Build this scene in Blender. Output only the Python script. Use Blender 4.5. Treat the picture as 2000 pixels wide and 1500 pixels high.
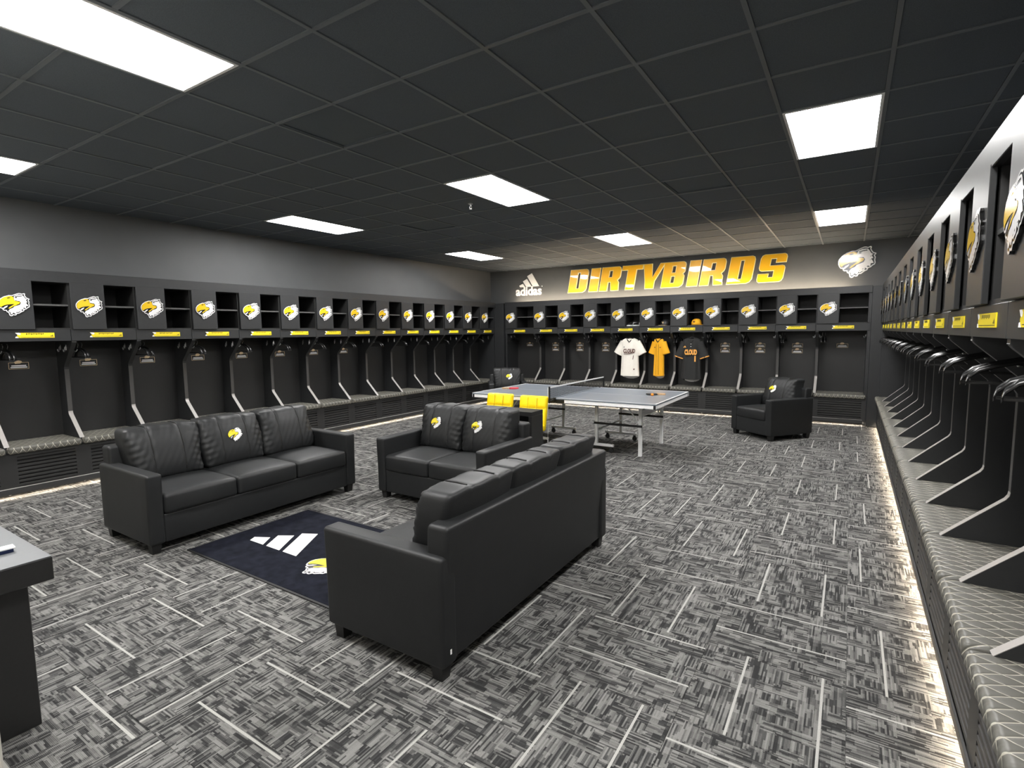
import bpy, math, random
from mathutils import Matrix, Vector
random.seed(7)
C = bpy.context.scene.collection
SC = bpy.context.scene
for o in list(bpy.data.objects): bpy.data.objects.remove(o, do_unlink=True)

# ------------------------------------------------------------------ camera
YAW, PITCH, ROLL, FPX, CAMH = .5687, -.0978, -.0113, 1031.7, 1.64
fw = Vector((-math.sin(YAW)*math.cos(PITCH), math.cos(YAW)*math.cos(PITCH), math.sin(PITCH)))
rt = Vector((math.cos(YAW), math.sin(YAW), 0)); up = rt.cross(fw)
rt2 = rt*math.cos(ROLL)+up*math.sin(ROLL); up2 = -rt*math.sin(ROLL)+up*math.cos(ROLL)
cd = bpy.data.cameras.new('camera'); cam = bpy.data.objects.new('camera', cd); C.objects.link(cam)
cd.sensor_width = 36; cd.lens = FPX/2000*36; cd.clip_start = .05; cd.clip_end = 60
m = Matrix((rt2, up2, -fw)).transposed().to_4x4(); m.translation = (0, 0, CAMH)
cam.matrix_world = m; SC.camera = cam
# ------------------------------------------------------------------ world, exposure
w = bpy.data.worlds.new('world'); SC.world = w; w.use_nodes = True
w.node_tree.nodes['Background'].inputs[0].default_value = (1, .96, .9, 1)
w.node_tree.nodes['Background'].inputs[1].default_value = .7
vs = SC.view_settings
vs.view_transform = 'Standard'; vs.look = 'None'; vs.gamma = 1; vs.exposure = 0; vs.use_curve_mapping = False
PANEL_L = 46.0          # ceiling panel radiance
LED_TOE = 60.0           # LED strips along the plinths
LED_TOP = 170.0          # LED strip on top of the far lockers

# ------------------------------------------------------------------ material helpers
MATS = {}
def new_mat(name):
    mt = bpy.data.materials.new(name); mt.use_nodes = True; MATS[name] = mt
    return mt, mt.node_tree, mt.node_tree.nodes['Principled BSDF']
def lin(r, g, b):
    f = lambda c: ((c/255+.055)/1.055)**2.4 if c > 10 else c/255/12.92
    return (f(r), f(g), f(b), 1)
class N:
    def __init__(s, nt): s.nt = nt
    def val(s, sock, v):
        if isinstance(v, (int, float)): sock.default_value = v
        elif isinstance(v, tuple): sock.default_value = v
        else: s.nt.links.new(v, sock)
    def m(s, op, a, b=0, c=None):
        n = s.nt.nodes.new('ShaderNodeMath'); n.operation = op
        s.val(n.inputs[0], a); s.val(n.inputs[1], b)
        if c is not None: s.val(n.inputs[2], c)
        return n.outputs[0]
    def xyz(s, x, y, z=0.0):
        n = s.nt.nodes.new('ShaderNodeCombineXYZ')
        s.val(n.inputs[0], x); s.val(n.inputs[1], y); s.val(n.inputs[2], z); return n.outputs[0]
    def wn(s, x, y, z=0.0):
        n = s.nt.nodes.new('ShaderNodeTexWhiteNoise'); n.noise_dimensions = '3D'
        s.nt.links.new(s.xyz(x, y, z), n.inputs['Vector']); return n.outputs['Value']
    def noise(s, vec, scale, detail=3, rough=.5):
        n = s.nt.nodes.new('ShaderNodeTexNoise'); n.inputs['Scale'].default_value = scale
        n.inputs['Detail'].default_value = detail; n.inputs['Roughness'].default_value = rough
        if vec is not None: s.nt.links.new(vec, n.inputs['Vector'])
        return n.outputs['Fac']
    def obj(s):
        n = s.nt.nodes.new('ShaderNodeTexCoord'); sp = s.nt.nodes.new('ShaderNodeSeparateXYZ')
        s.nt.links.new(n.outputs['Object'], sp.inputs[0])
        return n.outputs['Object'], sp.outputs[0], sp.outputs[1], sp.outputs[2]
    def mix(s, f, a, b):
        n = s.nt.nodes.new('ShaderNodeMix'); n.data_type = 'RGBA'
        s.val(n.inputs[0], f); s.val(n.inputs[6], a); s.val(n.inputs[7], b); return n.outputs[2]
    def ramp(s, f, stops, interp='LINEAR'):
        n = s.nt.nodes.new('ShaderNodeValToRGB'); n.color_ramp.interpolation = interp
        e = n.color_ramp.elements
        while len(e) < len(stops): e.new(.5)
        for q, (p, c) in zip(e, stops): q.position = p; q.color = c
        s.nt.links.new(f, n.inputs[0]); return n.outputs[0]
    def bump(s, h, bsdf, strength=.2, dist=.002):
        n = s.nt.nodes.new('ShaderNodeBump'); n.inputs['Strength'].default_value = strength
        n.inputs['Distance'].default_value = dist
        s.nt.links.new(h, n.inputs['Height']); s.nt.links.new(n.outputs[0], bsdf.inputs['Normal'])
def simple(name, col, rough=.5, metal=0, spec=.5, grain=0, gscale=60, bump=0, bscale=300, coat=0, bdist=.001):
    mt, nt, b = new_mat(name); n = N(nt)
    b.inputs['Roughness'].default_value = rough; b.inputs['Metallic'].default_value = metal
    b.inputs['Specular IOR Level'].default_value = spec; b.inputs['Coat Weight'].default_value = coat
    b.inputs['Coat Roughness'].default_value = .08
    o, x, y, z = n.obj()
    f = n.noise(o, gscale, 4)
    k = max(grain, .04)
    dark = tuple(c*(1-k) for c in col[:3])+(1,); lite = tuple(min(1, c*(1+k)) for c in col[:3])+(1,)
    nt.links.new(n.ramp(f, [(.25, dark), (.75, lite)]), b.inputs['Base Color'])
    if bump: n.bump(n.noise(o, bscale, 3), b, bump, bdist)
    return mt
def emit(name, col, strength):
    mt = bpy.data.materials.new(name); mt.use_nodes = True; nt = mt.node_tree; nt.nodes.clear()
    e = nt.nodes.new('ShaderNodeEmission'); e.inputs[0].default_value = col; e.inputs[1].default_value = strength
    o = nt.nodes.new('ShaderNodeOutputMaterial'); nt.links.new(e.outputs[0], o.inputs[0]); MATS[name] = mt
    return mt
g_ = lambda v, t=(1, 1, 1): (v*t[0], v*t[1], v*t[2], 1)

simple('wall_paint', g_(.088, (.96, 1, 1.04)), .55, grain=.06, gscale=3, bump=.15, bscale=250)
simple('near_wall_paint', g_(.55, (1, .96, .86)), .6, bump=.2, bscale=120)
simple('ceiling_tile', g_(.098, (.86, 1, 1.15)), .85, spec=.3, grain=.2, gscale=200, bump=.4, bscale=400)
simple('ceiling_grid', g_(.125, (.9, 1, 1.10)), .5)
simple('vent', g_(.08, (.82, 1, 1.16)), .8)
simple('locker', g_(.020, (.95, 1, 1.06)), .42, grain=.08, gscale=25, bump=.05, bscale=600)
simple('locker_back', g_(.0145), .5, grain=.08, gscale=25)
simple('locker_inside', g_(.011), .55, grain=.08, gscale=25)  # darker copy of locker, the shade of the cubbies put into the colour
simple('edge_band', g_(.055, (1, .97, .94)), .38)
simple('edge_lit', g_(.33, (1, .95, .90)), .38)  # pale copy of the edge band, ceiling light put into its colour
simple('grille', g_(.022), .45)
simple('plinth', g_(.035), .45)
simple('shelf_edge', g_(.07), .45)
simple('chrome', g_(.80), .32, metal=1)
simple('hanger', g_(.006), .30, spec=.5)
simple('leather', g_(.0125, (.93, 1, 1.06)), .50, spec=.42, grain=.12, gscale=18, bump=.35, bscale=160)
simple('leather_seam', g_(.008), .6)
simple('leg_black', g_(.012), .5)
simple('white_plastic', g_(.80), .35)
simple('white_print', g_(.85), .45)
simple('black_print', g_(.008), .4)
simple('yellow_print', (.90, .72, .01, 1), .42)
simple('gold_print', (.72, .54, .33, 1), .45)
simple('emblem_white', g_(.85), .16, coat=.4)
simple('emblem_black', g_(.008), .2, coat=.4)
simple('emblem_yellow', (.80, .52, .02, 1), .16, coat=.4)
simple('sign_yellow', (.86, .46, .0, 1), .30, spec=.5, coat=.8)
MATS['sign_yellow'].node_tree.nodes['Principled BSDF'].inputs['Coat Roughness'].default_value = .02
simple('sign_cream', (.92, .80, .42, 1), .2)
simple('plate_yellow', (.80, .64, .02, 1), .35)
simple('rug_pile', g_(.010, (.9, 1, 1.6)), .95, spec=.1, grain=.5, gscale=14, bump=.6, bscale=500)
simple('rug_white', g_(.82, (1, .99, .95)), .9, spec=.1, bump=.5, bscale=500)
simple('table_top', g_(.20, (.88, 1, 1.16)), .32, grain=.05, gscale=30)
simple('table_white', g_(.82), .35)
simple('black_metal', g_(.01), .4)
simple('red_rubber', (.62, .03, .05, 1), .5)
simple('black_rubber', g_(.01), .6)
simple('paddle_wood', (.60, .40, .22, 1), .5, grain=.15)
simple('ball_orange', (.9, .30, .03, 1), .45)
simple('seam_yellow', (.45, .24, .0, 1), .6)
simple('chair_yellow', (.90, .65, .0, 1), .42, grain=.05, bump=.1, bscale=200)
simple('console_black', g_(.016), .34, spec=.6, grain=.1)
simple('paper_white', g_(.85), .5)
simple('navy', (.004, .012, .06, 1), .4)
simple('jersey_white', (.86, .82, .74, 1), .8, bump=.2, bscale=300)
simple('jersey_yellow', (.86, .42, .01, 1), .8, bump=.2, bscale=300)
simple('jersey_black', g_(.013), .75, bump=.2, bscale=300)
simple('jersey_lining', g_(.55, (1, .98, .96)), .85)
simple('orange_print', (.80, .38, .08, 1), .6)
simple('brown_print', (.10, .035, .02, 1), .6)
simple('dark_shoe', g_(.012), .5)
emit('panel_light', (1, .985, .97, 1), PANEL_L)
emit('led_warm', (1, .86, .68, 1), LED_TOE*1.4)
emit('led_top', (1, .82, .60, 1), LED_TOP)
emit('led_warm_right', (1, .82, .60, 1), LED_TOE*1.7)

def mat_carpet():
    mt, nt, b = new_mat('carpet'); n = N(nt)
    o, x, y, z = n.obj()
    oi = nt.nodes.new('ShaderNodeObjectInfo'); rnd = oi.outputs['Random']
    s = n.m('MULTIPLY', rnd, 91.7)
    sx = n.m('ADD', x, n.m('MULTIPLY', n.m('FLOOR', n.m('MULTIPLY', rnd, 977)), .37))
    F = lambda v, a: n.m('FLOOR', n.m('DIVIDE', v, a))
    # dashes along y / along x, swapped cell by cell
    ca = F(sx, .0072)
    A = n.wn(ca, n.m('FLOOR', n.m('ADD', n.m('DIVIDE', y, .115), n.m('MULTIPLY', n.wn(ca, s, 3.0), 5))), 1.0)
    cb = F(y, .0072)
    B = n.wn(n.m('FLOOR', n.m('ADD', n.m('DIVIDE', sx, .095), n.m('MULTIPLY', n.wn(cb, s, 4.0), 5))), cb, 2.0)
    row = F(y, .066)
    cell = n.wn(n.m('FLOOR', n.m('ADD', n.m('DIVIDE', sx, .085), n.m('MULTIPLY', n.wn(row, s, 6.0), 3))), row, s)
    sel = n.m('GREATER_THAN', cell, .62)
    v = n.m('ADD', n.m('MULTIPLY', A, n.m('SUBTRACT', 1, sel)), n.m('MULTIPLY', B, sel))
    rb = F(sx, .034)
    blk = n.wn(rb, n.m('FLOOR', n.m('ADD', n.m('DIVIDE', y, .055), n.m('MULTIPLY', n.wn(rb, s, 8.0), 4))), 9.0)
    rib = n.m('MULTIPLY', n.m('SINE', n.m('MULTIPLY', x, 1256.0)), .07)
    v = n.m('ADD', rib, n.m('ADD', n.m('MULTIPLY', v, .62), n.m('MULTIPLY', blk, .38)))
    col = n.ramp(v, [(.20, g_(.034)), (.38, g_(.066)), (.55, g_(.160, (1, .985, .94))), (.85, g_(.275, (1, .985, .94)))])
    # the two pale bars
    p1 = n.m('ADD', -.235, n.m('MULTIPLY', n.wn(s, 1.3, 2.2), .17))
    p2 = n.m('ADD', p1, n.m('ADD', .29, n.m('MULTIPLY', n.wn(s, 4.3, 7.2), .07)))
    bar = n.m('MAXIMUM', n.m('LESS_THAN', n.m('ABSOLUTE', n.m('SUBTRACT', x, p1)), .0054),
              n.m('LESS_THAN', n.m('ABSOLUTE', n.m('SUBTRACT', x, p2)), .0054))
    col = n.mix(bar, col, g_(.50, (1, .98, .92)))
    fib = n.noise(o, 330, 2, .7)
    col2 = nt.nodes.new('ShaderNodeMix'); col2.data_type = 'RGBA'; col2.blend_type = 'MULTIPLY'
    col2.inputs[0].default_value = 1
    nt.links.new(col, col2.inputs[6]); nt.links.new(n.ramp(fib, [(.3, g_(.62)), (.7, g_(1.0))]), col2.inputs[7])
    nt.links.new(col2.outputs[2], b.inputs['Base Color'])
    b.inputs['Roughness'].default_value = .95; b.inputs['Specular IOR Level'].default_value = .15
    n.bump(fib, b, .5, .004)
mat_carpet()
def mat_quilt():
    mt, nt, b = new_mat('quilt'); n = N(nt)
    o, x, y, z = n.obj()
    s = n.m('MULTIPLY', n.m('ADD', y, n.m('SUBTRACT', .50, z)), 1.0)
    s = n.m('MULTIPLY', s, .55)
    def tri(v):
        f = n.m('FRACT', n.m('DIVIDE', v, .063)); return n.m('ABSOLUTE', n.m('SUBTRACT', f, .5))
    t1 = tri(n.m('ADD', n.m('ADD', x, s), 10)); t2 = tri(n.m('ADD', n.m('SUBTRACT', x, s), 10))
    t = n.m('MAXIMUM', t1, t2)     # .5 on a seam
    st = n.m('GREATER_THAN', t, .462)
    col = n.mix(st, g_(.105, (1, .97, .84)), g_(.42, (1, .95, .80)))
    nt.links.new(col, b.inputs['Base Color'])
    b.inputs['Roughness'].default_value = .42
    h = n.m('SUBTRACT', 1, n.m('POWER', n.m('MULTIPLY', t, 2), 6))
    n.bump(h, b, .6, .006)
mat_quilt()
def mat_net():
    mt, nt, b = new_mat('net'); b.inputs['Base Color'].default_value = g_(.02); b.inputs['Roughness'].default_value = .8
    n = N(nt); o, x, y, z = n.obj()
    fx = n.m('FRACT', n.m('DIVIDE', y, .014)); fz = n.m('FRACT', n.m('DIVIDE', z, .014))
    thr = n.m('MAXIMUM', n.m('LESS_THAN', fx, .22), n.m('LESS_THAN', fz, .22))
    nt.links.new(thr, b.inputs['Alpha'])
mat_net()

# ------------------------------------------------------------------ mesh helpers
class MB:
    def __init__(s): s.v = []; s.f = []; s.mi = []
    def add(s, vs, fs, mi=0):
        k = len(s.v); s.v += [tuple(q) for q in vs]
        s.f += [tuple(i+k for i in f) for f in fs]; s.mi += [mi]*len(fs); return s
    def box(s, a, b, mi=0):
        x0, y0, z0 = a; x1, y1, z1 = b
        return s.add([(x0, y0, z0), (x1, y0, z0), (x1, y1, z0), (x0, y1, z0), (x0, y0, z1), (x1, y0, z1), (x1, y1, z1), (x0, y1, z1)],
                     [(0, 3, 2, 1), (4, 5, 6, 7), (0, 1, 5, 4), (1, 2, 6, 5), (2, 3, 7, 6), (3, 0, 4, 7)], mi)
    def chamfer(s, a, b, c=.004, mi=0):      # box with all edges cut by c
        x0, y0, z0 = a; x1, y1, z1 = b; vs = []; idx = {}
        for ix, X in enumerate((x0, x1)):
            for iy, Y in enumerate((y0, y1)):
                for iz, Z in enumerate((z0, z1)):
                    sx, sy, sz = (c if ix == 0 else -c), (c if iy == 0 else -c), (c if iz == 0 else -c)
                    for ax, p in enumerate(((X, Y+sy, Z+sz), (X+sx, Y, Z+sz), (X+sx, Y+sy, Z))):
                        idx[(ix, iy, iz, ax)] = len(vs); vs.append(p)
        fs = []
        I = lambda *k: idx[k]
        for e in (0, 1):
            q = [(e, 0, 0), (e, 1, 0), (e, 1, 1), (e, 0, 1)]; f = [I(*k, 0) for k in q]; fs.append(f if e else f[::-1])
            q = [(0, e, 0), (0, e, 1), (1, e, 1), (1, e, 0)]; f = [I(*k, 1) for k in q]; fs.append(f if e else f[::-1])
            q = [(0, 0, e), (1, 0, e), (1, 1, e), (0, 1, e)]; f = [I(*k, 2) for k in q]; fs.append(f if e else f[::-1])
        for a_ in (0, 1):
            for b_ in (0, 1):
                fs.append([I(0, a_, b_, 1), I(1, a_, b_, 1), I(1, a_, b_, 2), I(0, a_, b_, 2)])
                fs.append([I(a_, 0, b_, 0), I(a_, 1, b_, 0), I(a_, 1, b_, 2), I(a_, 0, b_, 2)])
                fs.append([I(a_, b_, 0, 0), I(a_, b_, 1, 0), I(a_, b_, 1, 1), I(a_, b_, 0, 1)])
        for i in (0, 1):
            for j in (0, 1):
                for k in (0, 1): fs.append([I(i, j, k, 0), I(i, j, k, 1), I(i, j, k, 2)])
        return s.add(vs, fs, mi)
    def prism(s, poly, fn0, fn1, mi=0, caps=True):
        n = len(poly); vs = [fn0(*p) for p in poly]+[fn1(*p) for p in poly]
        fs = [(i, (i+1) % n, n+(i+1) % n, n+i) for i in range(n)]
        if caps: fs += [tuple(range(n))[::-1], tuple(range(n, 2*n))]
        return s.add(vs, fs, mi)
    def flat(s, poly, fn, mi=0): return s.add([fn(*p) for p in poly], [tuple(range(len(poly)))], mi)
    def tube(s, pts, r, seg=6, mi=0, caps=True):
        pts = [Vector(p) for p in pts]; n = len(pts); rs = r if isinstance(r, (list, tuple)) else [r]*n
        vs = []; nrm = None
        for i, p in enumerate(pts):
            t = (pts[min(i+1, n-1)]-pts[max(i-1, 0)]).normalized()
            if nrm is None:
                nrm = t.orthogonal().normalized()
            else:
                nrm = (nrm-t*nrm.dot(t)); nrm = nrm.normalized() if nrm.length > 1e-6 else t.orthogonal().normalized()
            bn = t.cross(nrm)
            for k in range(seg):
                a = 2*math.pi*k/seg; vs.append(p+(nrm*math.cos(a)+bn*math.sin(a))*rs[i])
        fs = [(i*seg+k, i*seg+(k+1) % seg, (i+1)*seg+(k+1) % seg, (i+1)*seg+k) for i in range(n-1) for k in range(seg)]
        if caps: fs += [tuple(range(seg))[::-1], tuple(range((n-1)*seg, n*seg))]
        return s.add(vs, fs, mi)
    def lathe(s, prof, seg=16, mi=0, center=(0, 0, 0)):
        vs = []; n = len(prof)
        for r, z in prof:
            for k in range(seg):
                a = 2*math.pi*k/seg; vs.append((center[0]+r*math.cos(a), center[1]+r*math.sin(a), center[2]+z))
        fs = [(i*seg+k, i*seg+(k+1) % seg, (i+1)*seg+(k+1) % seg, (i+1)*seg+k) for i in range(n-1) for k in range(seg)]
        fs += [tuple(range(seg))[::-1], tuple(range((n-1)*seg, n*seg))]
        return s.add(vs, fs, mi)
    def soft(s, a, b, r, n=(6, 6, 6), fn=None, mi=0):     # rounded, subdivided box; fn reshapes each point
        def samples(lo, hi, k):
            q = [0, .35*r, .7*r, r]; L = hi-lo
            mid = [r+(L-2*r)*i/k for i in range(1, k)]
            return [lo+t for t in q]+[lo+t for t in mid]+[hi-t for t in q[::-1]]
        S = [samples(a[i], b[i], n[i]) for i in range(3)]
        idx = {}; vs = []; fs = []
        def V(i, j, k):
            key = (i, j, k)
            if key not in idx:
                p = Vector((S[0][i], S[1][j], S[2][k]))
                q = Vector([min(max(p[t], a[t]+r), b[t]-r) for t in range(3)]); d = p-q
                if d.length > 1e-9: p = q+d.normalized()*r
                p = tuple(p)
                if fn: p = fn(*p)
                idx[key] = len(vs); vs.append(p)
            return idx[key]
        X, Y, Z = (len(q)-1 for q in S)
        for i in range(X):
            for j in range(Y):
                fs.append((V(i, j, 0), V(i, j+1, 0), V(i+1, j+1, 0), V(i+1, j, 0)))
                fs.append((V(i, j, Z), V(i+1, j, Z), V(i+1, j+1, Z), V(i, j+1, Z)))
        for i in range(X):
            for k in range(Z):
                fs.append((V(i, 0, k), V(i+1, 0, k), V(i+1, 0, k+1), V(i, 0, k+1)))
                fs.append((V(i, Y, k), V(i, Y, k+1), V(i+1, Y, k+1), V(i+1, Y, k)))
        for j in range(Y):
            for k in range(Z):
                fs.append((V(0, j, k), V(0, j, k+1), V(0, j+1, k+1), V(0, j+1, k)))
                fs.append((V(X, j, k), V(X, j+1, k), V(X, j+1, k+1), V(X, j, k+1)))
        return s.add(vs, fs, mi)
    def mesh(s, name, mats, smooth=False):
        me = bpy.data.meshes.new(name); me.from_pydata(s.v, [], s.f)
        for q in (mats if isinstance(mats, (list, tuple)) else [mats]): me.materials.append(MATS[q])
        for p, i in zip(me.polygons, s.mi): p.material_index = i
        if smooth:
            me.polygons.foreach_set('use_smooth', [True]*len(me.polygons))
        me.update(); return me
def obj(name, me, parent=None, loc=None, mat=None):
    o = bpy.data.objects.new(name, me); C.objects.link(o)
    if parent is not None: o.parent = parent
    if mat is not None: o.matrix_local = mat
    if loc is not None: o.location = loc
    return o
def tag(o, label=None, cat=None, group=None, kind=None):
    if label: o['label'] = label
    if cat: o['category'] = cat
    if group: o['group'] = group
    if kind: o['kind'] = kind
    return o
def thing(name, label, cat, mat=None, group=None):
    o = bpy.data.objects.new(name, None); C.objects.link(o); o.empty_display_size = .1
    if mat is not None: o.matrix_world = mat
    return tag(o, label, cat, group)
def TR(x, y, z, rz=0.0): return Matrix.Translation((x, y, z)) @ Matrix.Rotation(rz, 4, 'Z')
def text_polys(body, size, shear=0, offset=0, extrude=.001, align='CENTER', spacing=1.0):
    cu = bpy.data.curves.new('txt', 'FONT'); cu.body = body; cu.size = size; cu.shear = shear; cu.offset = offset
    cu.extrude = extrude; cu.align_x = align; cu.space_character = spacing; cu.resolution_u = 3
    ob = bpy.data.objects.new('txt', cu); C.objects.link(ob)
    dg = bpy.context.evaluated_depsgraph_get()
    me = bpy.data.meshes.new_from_object(ob.evaluated_get(dg))
    vs = [tuple(v.co) for v in me.vertices]; fs = [tuple(p.vertices) for p in me.polygons]
    bpy.data.objects.remove(ob, do_unlink=True); bpy.data.curves.remove(cu); bpy.data.meshes.remove(me)
    return vs, fs
ORD = ['first', 'second', 'third', 'fourth', 'fifth', 'sixth', 'seventh', 'eighth', 'ninth', 'tenth', 'eleventh', 'twelfth', 'thirteenth', 'fourteenth', 'fifteenth']

# ------------------------------------------------------------------ dimensions of the room
H = 3.135
XL, XR, YF, YN = -7.70, .945, 11.10, .42        # wall faces
LX, RX, FY = -7.20, .437, 10.60                 # locker fronts
DEP = .49

# ------------------------------------------------------------------ shell
fl = obj('floor', MB().box((XL-.2, YN-3.2, -.2), (XR+.2, YF+.2, -.009)).mesh('floor', 'black_metal')); tag(fl, 'grey patterned carpet tile floor', None, None, 'structure')
T = .615
tile_me = MB().chamfer((-T/2+.0006, -T/2+.0006, -.009), (T/2-.0006, T/2-.0006, 0), .0012).mesh('carpet_tile', 'carpet')
for c in range(-12, 1):
    for r in range(-3, 14):
        cx, cy = .054+(c+.5)*T, 2.14+(r+.5)*T
        k = 0 if (c+r) % 2 else 1
        q = k+2*random.randint(0, 1)
        obj('carpet_tile', tile_me, fl, mat=TR(cx, cy, 0, q*math.pi/2))
def wall(name, a, b, mat='wall_paint'):
    return tag(obj(name, MB().box(a, b).mesh(name, mat)), kind='structure')
wall('wall_left', (XL-.15, YN, 0), (XL, YF+.15, H+.3))
wall('wall_far', (XL-.15, YF, 0), (XR+.15, YF+.15, H+.3))
wall('wall_right', (XR, YN, 0), (XR+.15, YF+.15, H+.3))
wn = MB().box((XL-.15, YN-.2, 0), (-2.146, YN, H+.3)); wn.box((.45, YN-.2, 0), (XR+.15, YN, H+.3)); wn.box((-2.146, YN-.2, 2.5), (.45, YN, H+.3))
nw = tag(obj('wall_near', wn.mesh('wall_near', 'near_wall_paint')), kind='structure')
# courses of painted block at the door jamb
blk = MB().chamfer((-.006, -.0, .004), (.004, .19, .196), .003).mesh('block', 'near_wall_paint')
for k in range(4): obj('block', blk, nw, mat=TR(-2.146, YN-.195, k*.2+.02))

# ceiling: backing, grid bars, tiles
GX, GY, G = -.4775, 1.8121, .6096
ce = tag(obj('ceiling', MB().box((XL-.15, YN-.2, H+.04), (XR+.15, YF+.15, H+.2)).mesh('ceiling', 'ceiling_tile')), 'dark tiled suspended ceiling', None, None, 'structure')
LIGHTS = [(i, j) for i in (-10, -5, 0) for j in (-2, 4, 10)]
taken = {(i, j+q) for i, j in LIGHTS for q in (0, 1)}
VENTS = [(-2, 6), (-5, 1), (-8, 6)]
full = MB().chamfer((.011, .011, .004), (G-.011, G-.011, .02), .003).mesh('ceiling_tile', 'ceiling_tile')
for i in range(-12, 3):
    for j in range(-3, 16):
        if (i, j) in taken or (i, j) in VENTS: continue
        x0, y0 = GX+i*G, GY+j*G; x1, y1 = x0+G, y0+G
        cx0, cx1, cy0, cy1 = max(x0, XL), min(x1, XR), max(y0, YN), min(y1, YF)
        if cx1-cx0 < .04 or cy1-cy0 < .04: continue
        if cx1-cx0 > G-.001 and cy1-cy0 > G-.001: obj('ceiling_tile', full, ce, loc=(x0, y0, H))
        else: obj('ceiling_tile', MB().chamfer((cx0-x0+.011, cy0-y0+.011, .004), (cx1-x0-.011, cy1-y0-.011, .02), .003).mesh('ceiling_tile', 'ceiling_tile'), ce, loc=(x0, y0, H))
for i in range(-11, 3):
    x = GX+i*G
    obj('grid_bar', MB().box((x-.012, YN, H-.002), (x+.012, YF, H+.012)).mesh('grid_bar', 'ceiling_grid'), ce)
for j in range(-2, 16):
    y = GY+j*G
    obj('grid_bar', MB().box((XL, y-.012, H-.0015), (XR, y+.012, H+.012)).mesh('grid_bar', 'ceiling_grid'), ce)
# ceiling lights
fr = MB()
for a, b in (((.012, .012), (.03, 2*G-.012)), ((G-.03, .012), (G-.012, 2*G-.012)), ((.03, .012), (G-.03, .03)), ((.03, 2*G-.03), (G-.03, 2*G-.012))):
    fr.box((a[0], a[1], -.006), (b[0], b[1], .03))
fr_me = fr.mesh('frame', 'white_plastic')
df_me = MB().chamfer((.03, .03, -.002), (G-.03, 2*G-.03, .03), .002).mesh('diffuser', 'panel_light')
cn = {-10: 'left', -5: 'middle', 0: 'right'}; rn = {-2: 'near', 4: 'second', 10: 'far'}
for i, j in LIGHTS:
    t = thing('ceiling_light', 'bright flat ceiling panel light, %s row, %s column' % (rn[j], cn[i]), 'ceiling light', TR(GX+i*G, GY+j*G, H), 'ceiling panel lights')
    obj('frame', fr_me, t); obj('diffuser', df_me, t)
vm = MB().box((.012, .012, .012), (G-.012, G-.012, .02))
vf = MB()
for k in range(1):
    d = .02+k*.07
    for a, b in (((d, d), (G-d, d+.012)), ((d, G-d-.012), (G-d, G-d)), ((d, d), (d+.012, G-d)), ((G-d-.012, d), (G-d, G-d))):
        vf.box((a[0], a[1], .002), (b[0], b[1], .014))
vm_me, vf_me = vm.mesh('backing', 'vent'), vf.mesh('louvre', 'vent')
for (i, j), q in zip(VENTS, ('between the right and middle lights', 'near the middle of the ceiling', 'towards the left wall')):
    t = thing('ceiling_vent', 'square dark ceiling air vent %s' % q, 'vent', TR(GX+i*G, GY+j*G, H), 'ceiling vents')
    obj('backing', vm_me, t); obj('louvre', vf_me, t)
t = thing('sprinkler', 'small silver sprinkler head hanging beside the middle ceiling light', 'sprinkler', TR(-3.80, 5.09, H))
obj('stem', MB().lathe([(.03, .004), (.03, -.004), (.01, -.006), (.01, -.03)], 10).mesh('stem', 'chrome'), t)
obj('deflector', MB().tube([(-.012, 0, -.03), (-.014, 0, -.05), (0, 0, -.058), (.014, 0, -.05), (.012, 0, -.03)], .003, 5).lathe([(.016, -.058), (.016, -.061)], 10).mesh('deflector', 'chrome'), t)

# ------------------------------------------------------------------ eagle emblem (traced flat layers)
def nrmp(pts): return [((x-880)/1275., 1.17*(700-y)/1275.) for x, y in pts]
E_OUT = nrmp([(250, 640), (275, 560), (370, 450), (520, 360), (700, 300), (830, 300), (960, 240), (1090, 195), (1160, 195), (1230, 215), (1300, 190), (1345, 200), (1350, 240), (1335, 280), (1390, 370), (1430, 400), (1500, 420), (1510, 450), (1460, 500), (1495, 560), (1480, 650), (1500, 740), (1480, 800), (1400, 840), (1350, 890), (1270, 910), (1240, 980), (1160, 1010), (1100, 1050), (1040, 1090), (970, 1090), (920, 1165), (860, 1170), (810, 1150), (780, 1195), (720, 1205), (660, 1170), (635, 1060), (570, 1030), (550, 970), (470, 970), (420, 930), (415, 880), (350, 880), (290, 810), (255, 730)])
E_BLK = nrmp([(285, 650), (310, 570), (395, 475), (530, 390), (705, 330), (840, 330), (970, 270), (1095, 228), (1150, 228), (1235, 248), (1290, 225), (1310, 235), (1300, 290), (1360, 390), (1410, 430), (1465, 445), (1425, 500), (1460, 570), (1445, 650), (1465, 735), (1450, 775), (1380, 810), (1330, 860), (1245, 880), (1215, 950), (1140, 980), (1080, 1020), (1030, 1055), (950, 1060), (900, 1130), (860, 1135), (805, 1110), (760, 1160), (720, 1165), (690, 1140), (668, 1035), (600, 1005), (580, 940), (480, 935), (455, 915), (450, 850), (365, 845), (315, 795), (288, 725)])
E_WHT = nrmp([(900, 330), (960, 300), (1040, 265), (1150, 260), (1230, 270), (1290, 340), (1340, 420), (1410, 455), (1360, 490), (1415, 590), (1340, 600), (1400, 680), (1435, 745), (1340, 755), (1330, 850), (1240, 820), (1235, 930), (1160, 885), (1150, 970), (1040, 1010), (1000, 1040), (950, 1010), (920, 1090), (880, 1100), (830, 1040), (760, 1120), (715, 1120), (705, 1030), (625, 995), (700, 900), (830, 840), (880, 780), (1000, 740), (1110, 700), (1150, 610), (1100, 535), (1040, 535), (910, 510), (890, 420)])
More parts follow.
